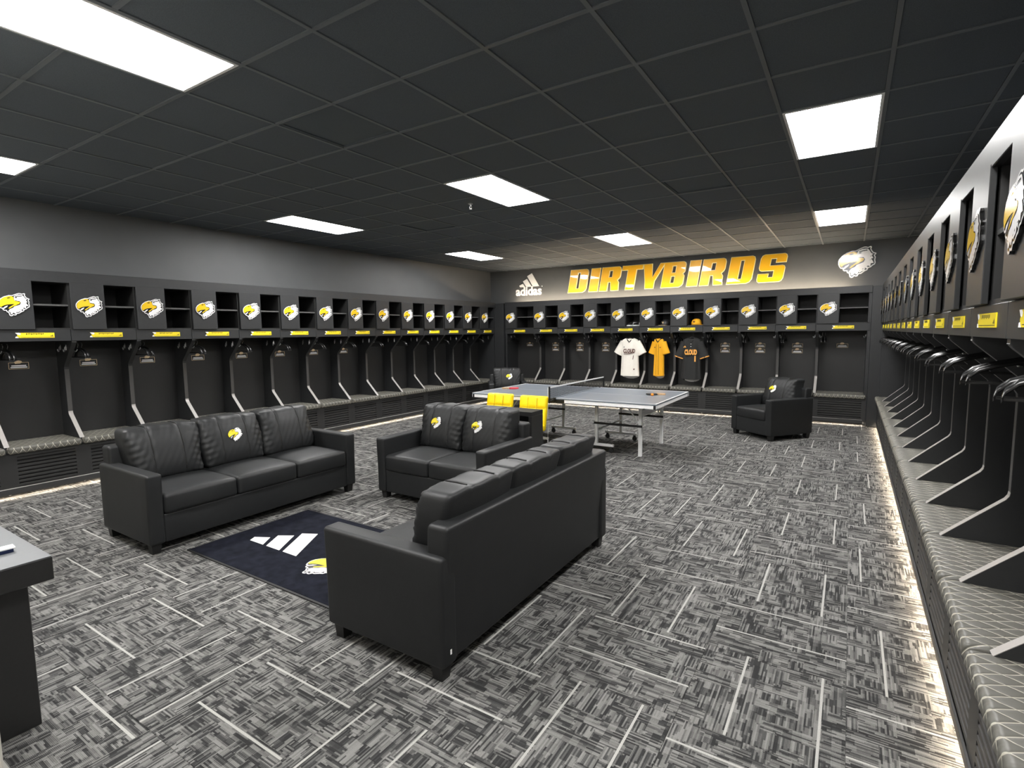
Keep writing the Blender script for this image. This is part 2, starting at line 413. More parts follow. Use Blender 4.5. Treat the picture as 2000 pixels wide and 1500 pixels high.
E_YEL = nrmp([(292, 700), (311, 592), (384, 481), (500, 398), (648, 345), (780, 338), (868, 370), (885, 470), (930, 540), (1040, 560), (1105, 575), (1115, 620), (1075, 665), (1000, 695), (940, 735), (850, 768), (760, 830), (685, 875), (645, 868), (700, 810), (820, 730), (895, 672), (760, 685), (620, 702), (520, 732), (430, 772), (380, 815), (340, 800)])
E_NOS = nrmp([(610, 425), (690, 395), (770, 402), (745, 425), (650, 442)])
E_TNG = nrmp([(455, 850), (520, 790), (635, 745), (600, 810), (520, 865), (470, 905)])
E_BROW = nrmp([(905, 350), (1050, 318), (1210, 300), (1215, 330), (1060, 345), (960, 372)])
E_EYE = nrmp([(925, 385), (1015, 372), (1010, 410), (945, 412)])
E_FEA = [nrmp(p) for p in ([(1345, 500), (1300, 540), (1355, 520)], [(1340, 620), (1290, 660), (1350, 640)], [(1250, 830), (1190, 850), (1240, 855)], [(1100, 900), (1060, 950), (1110, 930)], [(1000, 960), (970, 1000), (1010, 985)])]
def emblem_mesh(name, size, thick=.014, mats=('emblem_white', 'emblem_black', 'emblem_yellow'), conform=None, border=True):
    mb = MB(); e = .0011
    cf = conform or (lambda x, z: 0.0)
    lay = 0
    def pt(off): return lambda x, z: (x*size, cf(x*size, z*size)-off, z*size)
    if border:
        mb.prism(E_OUT[::-1], pt(0), pt(thick), 1); mb.flat(E_OUT, pt(thick+.0004), 0)
        mb.flat(E_BLK, pt(thick+e), 1)
    off = (thick+e) if border else .0015
    if not border: mb.flat(E_BLK, pt(.0004), 1)
    for poly, mi, k in ((E_WHT, 0, 1), (E_YEL, 2, 1), (E_TNG, 0, 1), (E_NOS, 1, 2), (E_BROW, 1, 2), (E_EYE, 1, 2)):
        mb.flat(poly, pt(off+e*k), mi)
    for p in E_FEA: mb.flat(p, pt(off+e*2), 1)
    return mb.mesh(name, list(mats))
EMB_DOOR = emblem_mesh('emblem', .252, .012)

# ------------------------------------------------------------------ lockers
Z_TOP, Z_DT, Z_CT, Z_SH, Z_CB, Z_RT, Z_RB, Z_SEAT = 2.34, 2.235, 2.222, 1.985, 1.74, 1.722, 1.60, .52
PROFILE = [(.0, Z_RB), (.0, 1.585), (.012, 1.570), (.27, 1.325), (.282, 1.305), (.285, 1.28), (.285, .80), (.282, .78), (.27, .76), (.045, .545), (.02, .52), (.02, .40), (DEP, .40), (DEP, Z_RB)]
DV_T = .044
div_me = MB().prism(PROFILE, lambda d, z: (-.012, d, z), lambda d, z: (DV_T-.012, d, z)).mesh('divider', 'locker')
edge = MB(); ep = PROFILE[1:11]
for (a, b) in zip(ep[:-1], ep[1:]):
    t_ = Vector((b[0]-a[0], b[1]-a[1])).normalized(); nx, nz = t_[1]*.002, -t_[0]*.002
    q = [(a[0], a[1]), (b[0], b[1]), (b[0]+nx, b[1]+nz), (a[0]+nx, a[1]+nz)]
    edge.prism(q, lambda d, z: (-.011, d, z), lambda d, z: (DV_T-.013, d, z), 1 if b[1] < .79 else (2 if a[1] > 1.30 else 0))  # lower slope painted lit, upper slope painted shaded, upright part plain
edge_me = edge.mesh('edge_band', ['edge_band', 'edge_lit', 'locker'])
END_P = [(.0, Z_RB), (.0, 1.585), (.02, 1.565), (.02, .52), (.02, .02), (DEP, .02), (DEP, 2.30), (.02, 2.30), (.0, 2.30)]
end_me = MB().prism([(.0, 2.30), (.0, .02), (DEP, .02), (DEP, 2.30)], lambda d, z: (0, d, z), lambda d, z: (DV_T, d, z)).mesh('end_panel', 'locker')
# hook: screw plate and J of chrome, pointing to +x from the panel
hk = MB().chamfer((0, -.009, -.03), (.004, .009, .03), .001)
hk.tube([(.004, 0, .012), (.014, 0, .0), (.018, -.006, -.03), (.024, -.016, -.044), (.034, -.028, -.044), (.040, -.036, -.03), (.041, -.038, -.018)], .0055, 6)
hook_me = hk.mesh('hook', 'chrome', True)
LCACHE = {}
def locker_meshes(W):
    k = round(W, 3)
    if k in LCACHE: return LCACHE[k]
    L = {}
    dw = .318                                # door width
    u0, u1 = dw+.008, W-.013                  # cubby opening
    b = MB()
    e0, e1 = -.012, W-.012                    # the unit sits between the middles of its dividers
    L['back'] = MB().box((e0, DEP-.012, .02), (e1, DEP, Z_RT)).mesh('back_panel', 'locker_back')
    b.box((e0, DEP-.012, Z_RT+.001), (e1, DEP, 2.30))
    b.box((e0, 0, 2.222), (e1, DEP-.012, 2.25))                    # top
    b.box((e0, 0, Z_RT), (e1, DEP-.012, Z_CB))                     # bottom of the cubbies
    b.box((e0, .002, Z_CB), (.012, DEP-.012, 2.222))               # side
    b.box((dw-.016, .002, Z_CB), (dw+.008, DEP-.012, 2.222))       # partition
    L['body'] = b.mesh('cubby_box', 'locker_inside')
    bb = MB().box((e0, .02, .02), (.006, DEP-.012, .43)); bb.box((e0, .02, .43), (e1, DEP-.012, .45))
    L['bench'] = bb.mesh('bench_box', 'locker_inside')
    L['shelf'] = MB().box((u0, .004, Z_SH-.010), (u1, DEP-.012, Z_SH+.008)).mesh('shelf', 'shelf_edge')
    L['door'] = MB().chamfer((.006, -.028, Z_RT+.002), (dw, -.006, Z_DT), .0025).mesh('door', 'locker')
    L['rail'] = MB().chamfer((-.010, -.004, Z_RB), (W-.014, .016, Z_RT), .002).mesh('rail', 'locker')
    # nameplate: yellow board with a small white bird mark, dark printing and triangle of bars
    pw = .158; cx = W/2; pm = MB()
    pm.prism([(-pw, .027), (-pw+.018, .007), (-pw+.012, -.004), (-pw+.030, -.026), (pw, -.026), (pw, .027)][::-1], lambda x, z: (cx+x, -.004, 1.663+z), lambda x, z: (cx+x, -.0085, 1.663+z), 0)
    pm.prism([(-pw-.002, -.026), (-pw+.002, -.012), (-pw+.014, -.010), (-pw+.026, -.026)][::-1], lambda x, z: (cx+x, -.004, 1.663+z), lambda x, z: (cx+x, -.0085, 1.663+z), 2)
    pm.flat([(-pw, .027), (-pw+.018, .007), (-pw+.034, .004), (-pw+.044, .018), (-pw+.03, .027)], lambda x, z: (cx+x, -.0088, 1.663+z), 2)
    for q in range(11):
        x = -.075+q*.0135; hh = .012+.004*((q*7) % 3 == 0)
        pm.flat([(x, .022-hh), (x+.007, .022-hh), (x+.009, .022), (x+.002, .022)], lambda x, z: (cx+x, -.0089, 1.663+z), 1)
    pm.flat([(-pw+.04, -.019), (pw-.006, -.019), (pw-.006, -.0165), (-pw+.04, -.0165)], lambda x, z: (cx+x, -.0089, 1.663+z), 1)
    for q, hh in enumerate((.006, .012, .018)):
        x = pw-.036+q*.009
        pm.flat([(x, -.012), (x+.007, -.012), (x+.002, -.012+hh), (x-.003, -.012+hh*.72)], lambda x, z: (cx+x, -.0089, 1.663+z), 1)
    L['nameplate'] = pm.mesh('nameplate', ['plate_yellow', 'black_print', 'white_print'])
    # quilted cushion
    per = .063; c0, c1 = .004, W-.016
    def puff(x, y, z):
        f = abs(math.sin(math.pi*x/per)); fr_ = max(0, 1-(y+.05)/.06)
        y -= .006*f*fr_*(1 if z > .465 else .4); z += .003*f*(1 if z > .5 else 0)
        return (x, y, z)
    L['cushion'] = MB().soft((c0, -.048, .452), (c1, DEP-.02, Z_SEAT), .022, (max(8, int(W/.0158)), 5, 1), puff).mesh('seat_cushion', 'quilt', True)
    # louvred bench front: framed panel with slots
    gm = MB(); g0, g1, z0, z1 = .07, W-.07, .10, .415
    gm.box((e0, -.012, .085), (g0, .012, .45)); gm.box((g1, -.012, .085), (e1, .012, .45))
    gm.box((g0, -.012, .085), (g1, .012, z0)); gm.box((g0, -.012, z1), (g1, .012, .45))
    n = 8; st = (z1-z0)/n
    L['slat'] = MB().prism([(-.012, 0), (-.012, st-.019), (.004, st-.008), (.010, st-.012), (.010, .006)], lambda d, z: (g0, d, z), lambda d, z: (g1, d, z)).mesh('slat', 'grille')
    L['slat_z'] = [z0+q*st+.010 for q in range(n)]
    gm.box((g0, .014, z0), (g1, .020, z1), 1)
    L['grille'] = gm.mesh('grille', ['grille', 'black_print'])
    LCACHE[k] = L; return L
def placard_mesh(two):
    mb = MB()
    for q in range(2 if two else 1):
        zc = 1.335-q*.105; hw, hh = .085, .036
        y0, y1 = DEP-.0125, DEP-.0145
        mb.box((-hw, y1, zc-hh), (hw, y0, zc+hh), 1)
        for a, b in (((-hw, -hh), (hw, -hh+.004)), ((-hw, hh-.004), (hw, hh)), ((-hw, -hh), (-hw+.004, hh)), ((hw-.004, -hh), (hw, hh))):
            mb.box((a[0], y1-.001, zc+a[1]), (b[0], y1, zc+b[1]), 0)
        mb.flat([(-.03, .022), (-.036, .04), (-.02, .056), (.004, .058), (.024, .05), (.03, .036), (.012, .024)], lambda x, z: (x, y1-.0016, zc+z), 0)
        mb.flat([(-.062, -.006), (.062, -.006), (.062, .006), (-.062, .006)], lambda x, z: (x, y1-.0012, zc+z), 2)
        mb.flat([(-.07, -.024), (.07, -.024), (.07, -.012), (-.07, -.012)], lambda x, z: (x, y1-.0012, zc+z), 2)
    return mb.mesh('placard', ['gold_print', 'black_print', 'white_print'])
PLAC1, PLAC2 = placard_mesh(False), placard_mesh(True)
# clothes hanger in its own plane (x along the shoulders, z up, origin at the neck)
hg = MB()
arm = [(-.205, -.085), (-.198, -.060), (-.168, -.032), (-.115, -.012), (-.05, .003), (-.015, .012), (.015, .012), (.05, .003), (.115, -.012), (.168, -.032), (.198, -.060), (.205, -.085)]
wd = [.014, .016, .015, .012, .009, .006, .006, .009, .012, .015, .016, .014]
vs_ = []
for (x, z), q in zip(arm, wd):
    vs_ += [(x, -q, z-.009), (x, 0, z+.009), (x, q, z-.009), (x, 0, z-.016)]
fs_ = [(i*4+k, i*4+(k+1) % 4, i*4+4+(k+1) % 4, i*4+4+k) for i in range(len(arm)-1) for k in range(4)]+[(0, 1, 2, 3), tuple(len(vs_)-4+k for k in range(4))[::-1]]
hg.add(vs_, fs_)
hang_me = hg.mesh('shoulder', 'hanger', True)
hbar_me = MB().box((-.20, -.006, -.092), (.20, .006, -.083)).mesh('trouser_bar', 'hanger')
hhk_me = MB().tube([(0, 0, .01), (0, 0, .032)]+[(.018*math.sin(a)-.002, 0, .054-.020*math.cos(a)) for a in [math.radians(-10-25*q) for q in range(9)]][::1], .0022, 5).mesh('hook', 'chrome', True)
def hanger(M, label):
    t = thing('clothes_hanger', label, 'hanger', M, 'black clothes hangers in the lockers')
    obj('shoulder', hang_me, t); obj('trouser_bar', hbar_me, t); obj('hook', hhk_me, t)
def locker(M, W, where, k, placards, wall_word, hangers=2, endl=False, endr=False):
    L = locker_meshes(W)
    t = thing('locker', where, 'locker', M, 'open lockers along the %s wall' % wall_word)
    obj('cubby_box', L['body'], t); obj('bench_box', L['bench'], t); obj('back_panel', L['back'], t); obj('shelf', L['shelf'], t)
    if endl: obj('end_panel', end_me, t)
    else:
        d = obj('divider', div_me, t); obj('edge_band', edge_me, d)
    if endr: obj('end_panel', end_me, t, loc=(W-DV_T, 0, 0))
    d = obj('door', L['door'], t)
    e = obj('emblem', EMB_DOOR, d, loc=(.164, -.028, 1.975)); e['label'] = 'white and yellow eagle head emblem'
    r = obj('rail', L['rail'], t); p = obj('nameplate', L['nameplate'], r); p['label'] = 'yellow nameplate with dark lettering'
    c = obj('seat_cushion', L['cushion'], t); c['label'] = 'quilted grey seat cushion with pale diamond stitching'
    gr = obj('bench_grille', L['grille'], t)
    for z in L['slat_z']: obj('slat', L['slat'], gr, loc=(0, 0, z))
    for x, sx in ((DV_T-.012 if not endl else DV_T, 1), (W-.012, -1)):
        if sx < 0 and endr: x = W-DV_T
        for d_ in (.17, .33):
            obj('hook', hook_me, t, mat=Matrix.Translation((x, d_, 1.525)) @ Matrix.Scale(sx, 4, (1, 0, 0)))
    if placards: obj('placard', PLAC2 if placards == 2 else PLAC1, t, loc=(W*.5 if wall_word != 'left' else W*.45, 0, 0))
    for q in range(hangers):
        hm = M @ Matrix.Translation((DV_T+.045+q*.042, .165+.012*q, 1.50)) @ Matrix.Rotation(math.pi/2+random.uniform(-.05, .05), 4, 'Z')
        hanger(hm, '%s black hanger hanging in the %s' % (('outer', 'inner')[q] if hangers == 2 else 'only', 'locker ' + k))
# left wall: viewer faces -x, u runs along +y
WL = .632; YL0 = 10.532-14*WL
for k in range(-1, 14):
    y = YL0+k*WL
    if k < 0: lab, kk = 'black locker cut by the left edge of the picture on the left wall', 'at the left picture edge'
    else:
        lab = 'black open locker with eagle door on the left wall, %s full one from the left' % ORD[k]; kk = '%s from the left on the left wall' % ORD[k]
    locker(TR(LX, y, 0, math.pi/2), WL, lab, kk, 1 if k < 8 else 0, 'left', 2, False, k == 13)
# far wall
WF, WE, XF0 = .629, .777, -6.937
x = XF0
for k in range(11):
    W = WE if k in (0, 10) else WF
    lab = 'black open locker on the far wall, %s from the left' % ORD[k]
    extra = {4: ', white jersey inside', 5: ', yellow jersey inside', 6: ', black jersey inside'}.get(k, '')
    locker(TR(x, FY, 0), W, lab+extra, '%s from the left on the far wall' % ORD[k], {0: 1, 10: 1, 4: 0, 5: 0, 6: 0}.get(k, 2), 'far', 2, k == 0, k == 10)
    x += W
XF1 = x
# right wall: viewer faces +x, u runs along -y
WR, YR0 = .626, 1.714
for k in range(14):
    y = YR0+(k+1)*WR
    locker(TR(RX, y, 0, -math.pi/2), WR, 'black open locker with eagle door on the right wall, %s from the near end' % ORD[k], '%s from the near end on the right wall' % ORD[k], 1, 'right', 2, k == 13, False)
YR1 = YR0+14*WR
# cornices, plinths and corner fillers are continuous
def along(name, lab, cat, mb, mat): return tag(obj(name, mb.mesh(name, mat)), lab, cat)
YL1, YLs = 10.532, YL0-WL
cz0, cz1 = Z_DT-.012, Z_TOP
along('cornice_board', 'dark cornice board running along the top of the left lockers', 'cornice', MB().chamfer((LX-.02, YLs, cz0), (LX+.026, YL1, cz1), .003), 'locker')
along('cornice_board', 'dark cornice board running along the top of the far lockers', 'cornice', MB().chamfer((XF0, FY-.026, cz0), (XF1, FY+.02, cz1), .003), 'locker')
along('cornice_board', 'dark cornice board running along the top of the right lockers', 'cornice', MB().chamfer((RX-.026, YR0, cz0), (RX+.02, YR1, cz1), .003), 'locker')
def plinth(lab, led_lab, M, L_, led_mat, zl=.042, strip=True):
    # local frame: x along the run, y into the wall, front of the lip at y = 0
    t = thing('plinth', lab, 'plinth', M)
    mb = MB().chamfer((0, 0, zl), (L_, .010, .100), .002); mb.box((0, .010, zl+.012), (L_, .032, .100)); obj('board', mb.mesh('board', 'plinth'), t)
    if strip: obj('lit_top_edge', MB().box((0, .001, .1002), (L_, .032, .1022)).mesh('lit_top_edge', 'edge_lit'), t)  # pale strip paints the ceiling light caught by the board's top edge
    o = obj('led_strip', MB().box((0, .0115, zl+.0022), (L_, .024, zl+.0118)).mesh('led_strip', led_mat)); o.matrix_world = M
    tag(o, led_lab, 'led strip')
plinth('dark plinth board along the floor under the left lockers', 'warm led strip under the left plinth lighting the carpet edge', TR(LX+.045, YLs, 0, math.pi/2), YL1-YLs, 'led_warm')
plinth('dark plinth board along the floor under the far lockers', 'warm led strip under the far plinth lighting the carpet edge', TR(XF0, FY-.045, 0), XF1-.05-XF0, 'led_warm')
plinth('dark plinth board along the floor under the right lockers', 'warm led strip under the right plinth lighting the carpet edge', TR(RX-.022, YR1, 0, -math.pi/2), YR1-YR0, 'led_warm_right', .058, False)
tag(obj('led_strip', MB().box((-6.88, FY+.27, 2.255), (-.05, FY+.285, 2.27)).mesh('led_strip', 'led_top')), 'led strip on top of the far lockers washing the wall with light', 'led strip')
tag(obj('corner_filler', MB().chamfer((XL+.002, YL1+.001, .01), (XF0-.014, YF-.002, Z_TOP-.02), .003).mesh('corner_filler', 'locker')), 'dark filler panel in the corner between the left and far lockers', 'panel')
tag(obj('corner_filler', MB().chamfer((XF1+.001, YR1+.014, .01), (XR-.002, YF-.002, Z_TOP-.02), .003).mesh('corner_filler', 'locker')), 'dark filler panel in the corner between the far and right lockers', 'panel')

# ------------------------------------------------------------------ sign on the far wall
s_ = .982; YS = YF
def sx_(x): return x*s_
SH = .17
def rect(x0, y0, x1, y1): return [(x0, y0), (x1, y0), (x1, y1), (x0, y1)]
GL = {
 'D': ([(0, 0), (.80, 0), (.92, .05), (1, .16), (1, .86), (.95, .96), (.86, 1), (0, 1)], [rect(.44, .19, .56, .84)]),
 'I': ([(0, 0), (1, 0), (1, 1), (0, 1)], []),
 'R': ([(0, 0), (.42, 0), (.42, .36), (.52, .36), (.60, 0), (1, 0), (.96, .34), (.88, .44), (.97, .52), (1, .60), (1, .86), (.95, .96), (.86, 1), (0, 1)], [rect(.42, .58, .57, .83)]),
 'T': ([(.27, 0), (.72, 0), (.72, .80), (1.02, .80), (1.02, 1), (-.02, 1), (-.02, .80), (.27, .80)], []),
 'Y': ([(.22, 0), (.66, 0), (.66, .30), (1.06, 1), (.80, 1), (.52, .46), (.42, 1), (-.02, 1), (.16, .34)], []),
 'B': ([(0, 0), (.82, 0), (.94, .05), (1, .14), (1, .44), (.93, .52), (1, .60), (1, .88), (.95, .96), (.86, 1), (0, 1)], [rect(.42, .19, .56, .43), rect(.42, .59, .56, .83)]),
 'S': ([(.10, 0), (.86, 0), (.95, .04), (1, .14), (1, .50), (.96, .57), (.88, .60), (.42, .60), (.42, .82), (.60, .82), (.60, .68), (1, .68), (1, .88), (.96, .96), (.88, 1), (.14, 1), (.05, .96), (0, .86), (0, .52), (.05, .43), (.13, .40), (.58, .40), (.58, .19), (.42, .19), (.42, .32), (0, .32), (0, .13), (.03, .04)], []),
}
def with_holes(outer, holes):
    # bridge the holes into the outline so that one polygon covers the letter
    p = list(outer)
    for h in holes:
        best = None
        for i, a in enumerate(p):
            for j, b in enumerate(h):
                d = (a[0]-b[0])**2+(a[1]-b[1])**2
                if best is None or d < best[0]: best = (d, i, j)
        _, i, j = best; hh = h[::-1]; j2 = len(h)-1-j
        ring = hh[j2:]+hh[:j2]
        p = p[:i+1]+ring+[ring[0]]+p[i:]
    return p
import mathutils.geometry as mg
def letter_mesh(ch, wd, ht, thick, inset):
    outer, holes = GL[ch]
    mb = MB()
    def P(q, e=0): return (q[0]*wd+q[1]*ht*SH, q[1]*ht)
    def off(poly, d):       # offset inwards by d (metres) for ccw polygon
        n = len(poly); out = []
        for i in range(n):
            a, b, c = Vector(poly[i-1]), Vector(poly[i]), Vector(poly[(i+1) % n])
            e1 = (b-a).normalized(); e2 = (c-b).normalized()
            n1 = Vector((-e1.y, e1.x)); n2 = Vector((-e2.y, e2.x)); k = n1+n2
            k = k/max(.35, k.dot(n1)) if k.length > 1e-6 else n1
            out.append(tuple(b+k*d))
        return out
    def tri(polys, y, mi, flip=False):
        vs3 = [[Vector((x, z, 0)) for x, z in p] for p in polys]
        flatv = [v for p in vs3 for v in p]; tt = mg.tessellate_polygon(vs3)
        fs = []
        for t in tt:
            a, b, c = (flatv[i] for i in t)
            ccw = (b-a).cross(c-a).z > 0
            fs.append(tuple(t) if ccw else tuple(t)[::-1])
        mb.add([(v.x, y, v.y) for v in flatv], fs, mi)
    po = [P(q) for q in outer]; ph = [[P(q) for q in h] for h in holes]
    for poly, sgn in [(po, 1)]+[(h, -1) for h in ph]:
        n = len(poly); vs = [(x, 0, z) for x, z in poly]+[(x, -thick, z) for x, z in poly]
        fs = [(i, (i+1) % n, n+(i+1) % n, n+i) for i in range(n)]
        if sgn < 0: fs = [f[::-1] for f in fs]
        mb.add(vs, fs, 0)
    tri([po]+ph, -thick, 0)
    tri([off(po, inset)]+[off(h, -inset) for h in ph], -thick-.004, 1)
    return mb.mesh('letter_'+ch.lower(), ['sign_cream', 'sign_yellow'])
sign = thing('wall_sign', 'large glossy yellow DIRTYBIRDS lettering on the far wall', 'sign', TR(0, YS-.012, 0))
zb, ht = 1.64+(2.53-1.64)*s_, .53*s_
LET = [('D', -5.625, -5.16), ('I', -5.101, -4.872), ('R', -4.841, -4.379), ('T', -4.355, -3.90), ('Y', -3.885, -3.44), ('B', -3.442, -2.98), ('I', -2.913, -2.682), ('R', -2.654, -2.20), ('D', -2.129, -1.67), ('S', -1.585, -1.125)]
for ch, a, b in LET:
    obj('letter', letter_mesh(ch, (b-a)*s_, ht, .03, .011), sign, loc=(a*s_, 0, zb))
# three-bar logo with its word
lg = thing('wall_logo', 'white three-bar triangle logo reading adidas on the far wall', 'logo', TR(0, YS-.008, 0))
def logo_bars(fn0, fn1, mb, mi=0):
    # traced bars in unit coords (0..1 wide, 0..~.7 tall)
    for q in ([(.10, 0), (.335, 0), (.235, .165), (.06, .075)], [(.395, 0), (.645, 0), (.43, .375), (.235, .27)], [(.71, 0), (1.0, 0), (.665, .62), (.44, .50)]):
        mb.prism(q[::-1], fn0, fn1, mi)
zz = lambda z: 1.64+(z-1.64)*.98
bx0, bw = -7.02*.98, .60*.98
mb = MB(); logo_bars(lambda x, z: (bx0+x*bw, .006, zz(2.745)+z*bw*.86), lambda x, z: (bx0+x*bw, -.006, zz(2.745)+z*bw*.86), mb)
obj('bars', mb.mesh('bars', 'white_print'), lg)
vs, fs = text_polys('adidas', .30, 0, .009, .005)
xs = [v[0] for v in vs]; k = .72/(max(xs)-min(xs)); xm = (max(xs)+min(xs))/2
tm = MB().add([((v[0]-xm)*k-6.72*.98, -v[2], v[1]*k*1.0+zz(2.545)) for v in vs], fs)
obj('lettering', tm.mesh('lettering', 'white_print'), lg)
obj('registered_mark', MB().lathe([(.012, -.004), (.012, .004)], 8).mesh('registered_mark', 'white_print'), lg, mat=Matrix.Translation((-6.34*.98, 0, zz(2.74))) @ Matrix.Rotation(math.pi/2, 4, 'X'))
em = obj('wall_emblem', emblem_mesh('wall_emblem', .56, .02)); em.location = (.04, YS-.004, 2.775)
tag(em, 'large eagle head emblem on the far wall right of the yellow lettering', 'emblem')

# ------------------------------------------------------------------ rug
RX0, RX1, RY0, RY1 = -4.22, -2.40, 1.945, 3.03
rug = thing('rug', 'navy black rug with white three-bar logo between the sofas', 'rug', TR(0, 0, 0))
obj('pile', MB().chamfer((RX0+.015, RY0+.015, .0), (RX1-.015, RY1-.015, .009), .003).mesh('pile', 'rug_pile'), rug)
bd = MB()
for a, b in (((RX0, RY0), (RX1, RY0+.018)), ((RX0, RY1-.018), (RX1, RY1)), ((RX0, RY0), (RX0+.018, RY1)), ((RX1-.018, RY0), (RX1, RY1))): bd.box((a[0], a[1], 0), (b[0], b[1], .007))
obj('border', bd.mesh('border', 'black_rubber'), rug)
lb = MB()
for q in ([(-3.973, 2.305), (-4.005, 2.362), (-3.885, 2.421), (-3.801, 2.305)], [(-3.757, 2.305), (-3.867, 2.479), (-3.752, 2.547), (-3.592, 2.305)], [(-3.548, 2.305), (-3.735, 2.609), (-3.613, 2.669), (-3.387, 2.305)]):
    lb.prism(q, lambda x, y: (x, y, .0085), lambda x, y: (x, y, .0105))
obj('logo', lb.mesh('logo', 'rug_white'), rug)
re_ = emblem_mesh('emblem', .32, .001, ('rug_white', 'black_print', 'yellow_print'))
obj('emblem', re_, rug, mat=Matrix.Translation((-3.06, 2.30, .0092)) @ Matrix.Rotation(-math.pi/2, 4, 'X'))

# ------------------------------------------------------------------ sofas
ARM_W, SEAT_W, SD, ARM_H, BK_H = .112, .575, .82, .615, .755
def wr(x, z, k):   # soft creases
    return .004*math.sin(23*x+17*z+k)*math.sin(31*z-9*x+k*2)
def make_sofa(name, label, cat, n, M, emb, seed=1.0):
    W = n*SEAT_W+2*ARM_W; t = thing(name, label, cat, M)
    zb = .075
    # arms
    for sgn in (-1, 1):
        x0 = -W/2 if sgn < 0 else W/2-ARM_W
        def fa(x, y, z): return (x, y-.01*max(0, (z-.3)/.3)*(1 if y < .1 else 0), z)
        obj('arm', MB().soft((x0, 0, zb), (x0+ARM_W, SD-.005, ARM_H), .022, (2, 8, 6), fa).mesh('arm', 'leather', True), t)
    # base and front rail
    obj('base', MB().soft((-W/2+ARM_W-.002, .012, zb), (W/2-ARM_W+.002, SD-.05, .295), .012, (8, 3, 2)).mesh('base', 'leather', True), t)
    # back frame
    def fb(x, y, z): return (x, y+.03*max(0, (z-.3)/.45), z)
    obj('back_frame', MB().soft((-W/2+.035, SD-.15, zb), (W/2-.035, SD-.02, BK_H), .025, (8, 2, 6), fb).mesh('back_frame', 'leather', True), t)
    # legs
    for sx in (-1, 1):
        for y in (.03, SD-.10):
            x0 = sx*(W/2-.055)
            lm = MB(); a, b_ = .036, .028
            lm.add([(x0-b_, y+.036-b_, 0), (x0+b_, y+.036-b_, 0), (x0+b_, y+.036+b_, 0), (x0-b_, y+.036+b_, 0), (x0-a, y, zb+.01), (x0+a, y, zb+.01), (x0+a, y+.072, zb+.01), (x0-a, y+.072, zb+.01)],
                   [(0, 3, 2, 1), (4, 5, 6, 7), (0, 1, 5, 4), (1, 2, 6, 5), (2, 3, 7, 6), (3, 0, 4, 7)])
            obj('leg', lm.mesh('leg', 'leg_black'), t)
    for i in range(n):
        xc = -W/2+ARM_W+SEAT_W*(i+.5); hw = SEAT_W/2-.002
        def fs_(x, y, z):
            u = (x-xc)/hw; v = (y-.30)/.32
            b = max(0, 1-u*u)*max(0, 1-v*v)
            if z > .38: z += .028*b**.6
            if y < .06: y -= .012*max(0, 1-u*u)*max(0, 1-((z-.37)/.09)**2)
            return (x, y, z)
        obj('seat_cushion', MB().soft((xc-hw, -.004, .290), (xc+hw, SD-.22, .445), .03, (8, 8, 2), fs_).mesh('seat_cushion', 'leather', True), t)
        ph = seed*3.1+i*1.7
        z0, z1 = .450, .880; y0, y1 = SD-.335, SD-.145
        def front(x, z):     # how far the cushion front bulges forward at x,z
            u = (x-xc)/hw; v = (z-(z0+z1)/2)/((z1-z0)/2)
            b = max(0, 1-u**4)*max(0, 1-abs(v)**3)
            g = sum(.010*math.exp(-((u-q)/.035)**2) for q in (-.42, .42))
            cr = .0045*math.sin(26*v+9*abs(u)+ph*2)*max(0, (abs(u)-.5)/.5)*max(0, 1-abs(v)**4)
            return .050*b-g*(1 if abs(v) < .98 else 0)+wr(u, v, ph)*(.5+1.2*abs(u))+cr
        def lean(z): return (z-z0)*.26
        def fk(x, y, z):
            u = (x-xc)/hw; yy = y
            if y < y0+.03: yy = y-front(x, z)
            elif y > y1-.03: yy = y+.02*max(0, 1-u*u)
            zz_ = z
            if z > z1-.06: zz_ = z+.010*max(0, 1-u*u)-.007*sum(math.exp(-((u-q)/.04)**2) for q in (-.42, .42))+.003*math.sin(9*u+ph)
            xx = x+(.012*math.sin(14*z+ph)*abs(u)**3*(-1 if x < xc else 1))
            return (xx, yy+lean(z), zz_)
        ck = obj('back_cushion', MB().soft((xc-hw, y0, z0), (xc+hw, y1, z1), .034, (34, 4, 26), fk).mesh('back_cushion', 'leather', True), t)
        for q in (-.42, .42):
            pts = []
            for s in range(12):
                z = z0+.05+(z1-z0-.085)*s/11; x = xc+q*hw
                pts.append((x, y0-front(x, z)+lean(z)-.002, z))
            z = z1; pts += [(xc+q*hw, y0+.03+lean(z), z+.008), (xc+q*hw, y0+.10+lean(z), z+.010), (xc+q*hw, y1-.03+lean(z), z+.006)]
            obj('seam', MB().tube(pts, .0052, 5).mesh('seam', 'leather_seam'), ck)
        if i in emb:
            ex, ez = xc+emb[i]*hw, .715
            cf = lambda x, z: y0-front(ex+x, ez+z)+lean(ez+z)-.004
            e = obj('emblem', emblem_mesh('emblem', .150, .001, ('white_print', 'black_print', 'yellow_print'), cf, False), ck, loc=(ex, 0, ez))
            e['label'] = 'embroidered white and yellow eagle head'
    return t
HP = math.pi/2
make_sofa('sofa', 'black leather three-seat sofa on the left facing the rug', 'sofa', 3, TR(-4.315, 2.715, 0, HP), {1: .0}, 1)
make_sofa('sofa', 'black leather three-seat sofa seen from behind in the centre foreground', 'sofa', 3, TR(-2.335, 2.735, 0, -HP), {1: 0.}, 2)
make_sofa('loveseat', 'black leather two-seat loveseat with two eagle emblems facing the camera', 'loveseat', 2, TR(-3.265, 3.63, 0, 0) @ Matrix.Diagonal((.97, 1, 1, 1)), {0: -.12, 1: -.25}, 3)
make_sofa('armchair', 'black leather armchair in front of the far lockers near the right corner', 'armchair', 1, TR(-1.235, 8.645, 0, math.radians(-38)), {0: -.25}, 4)
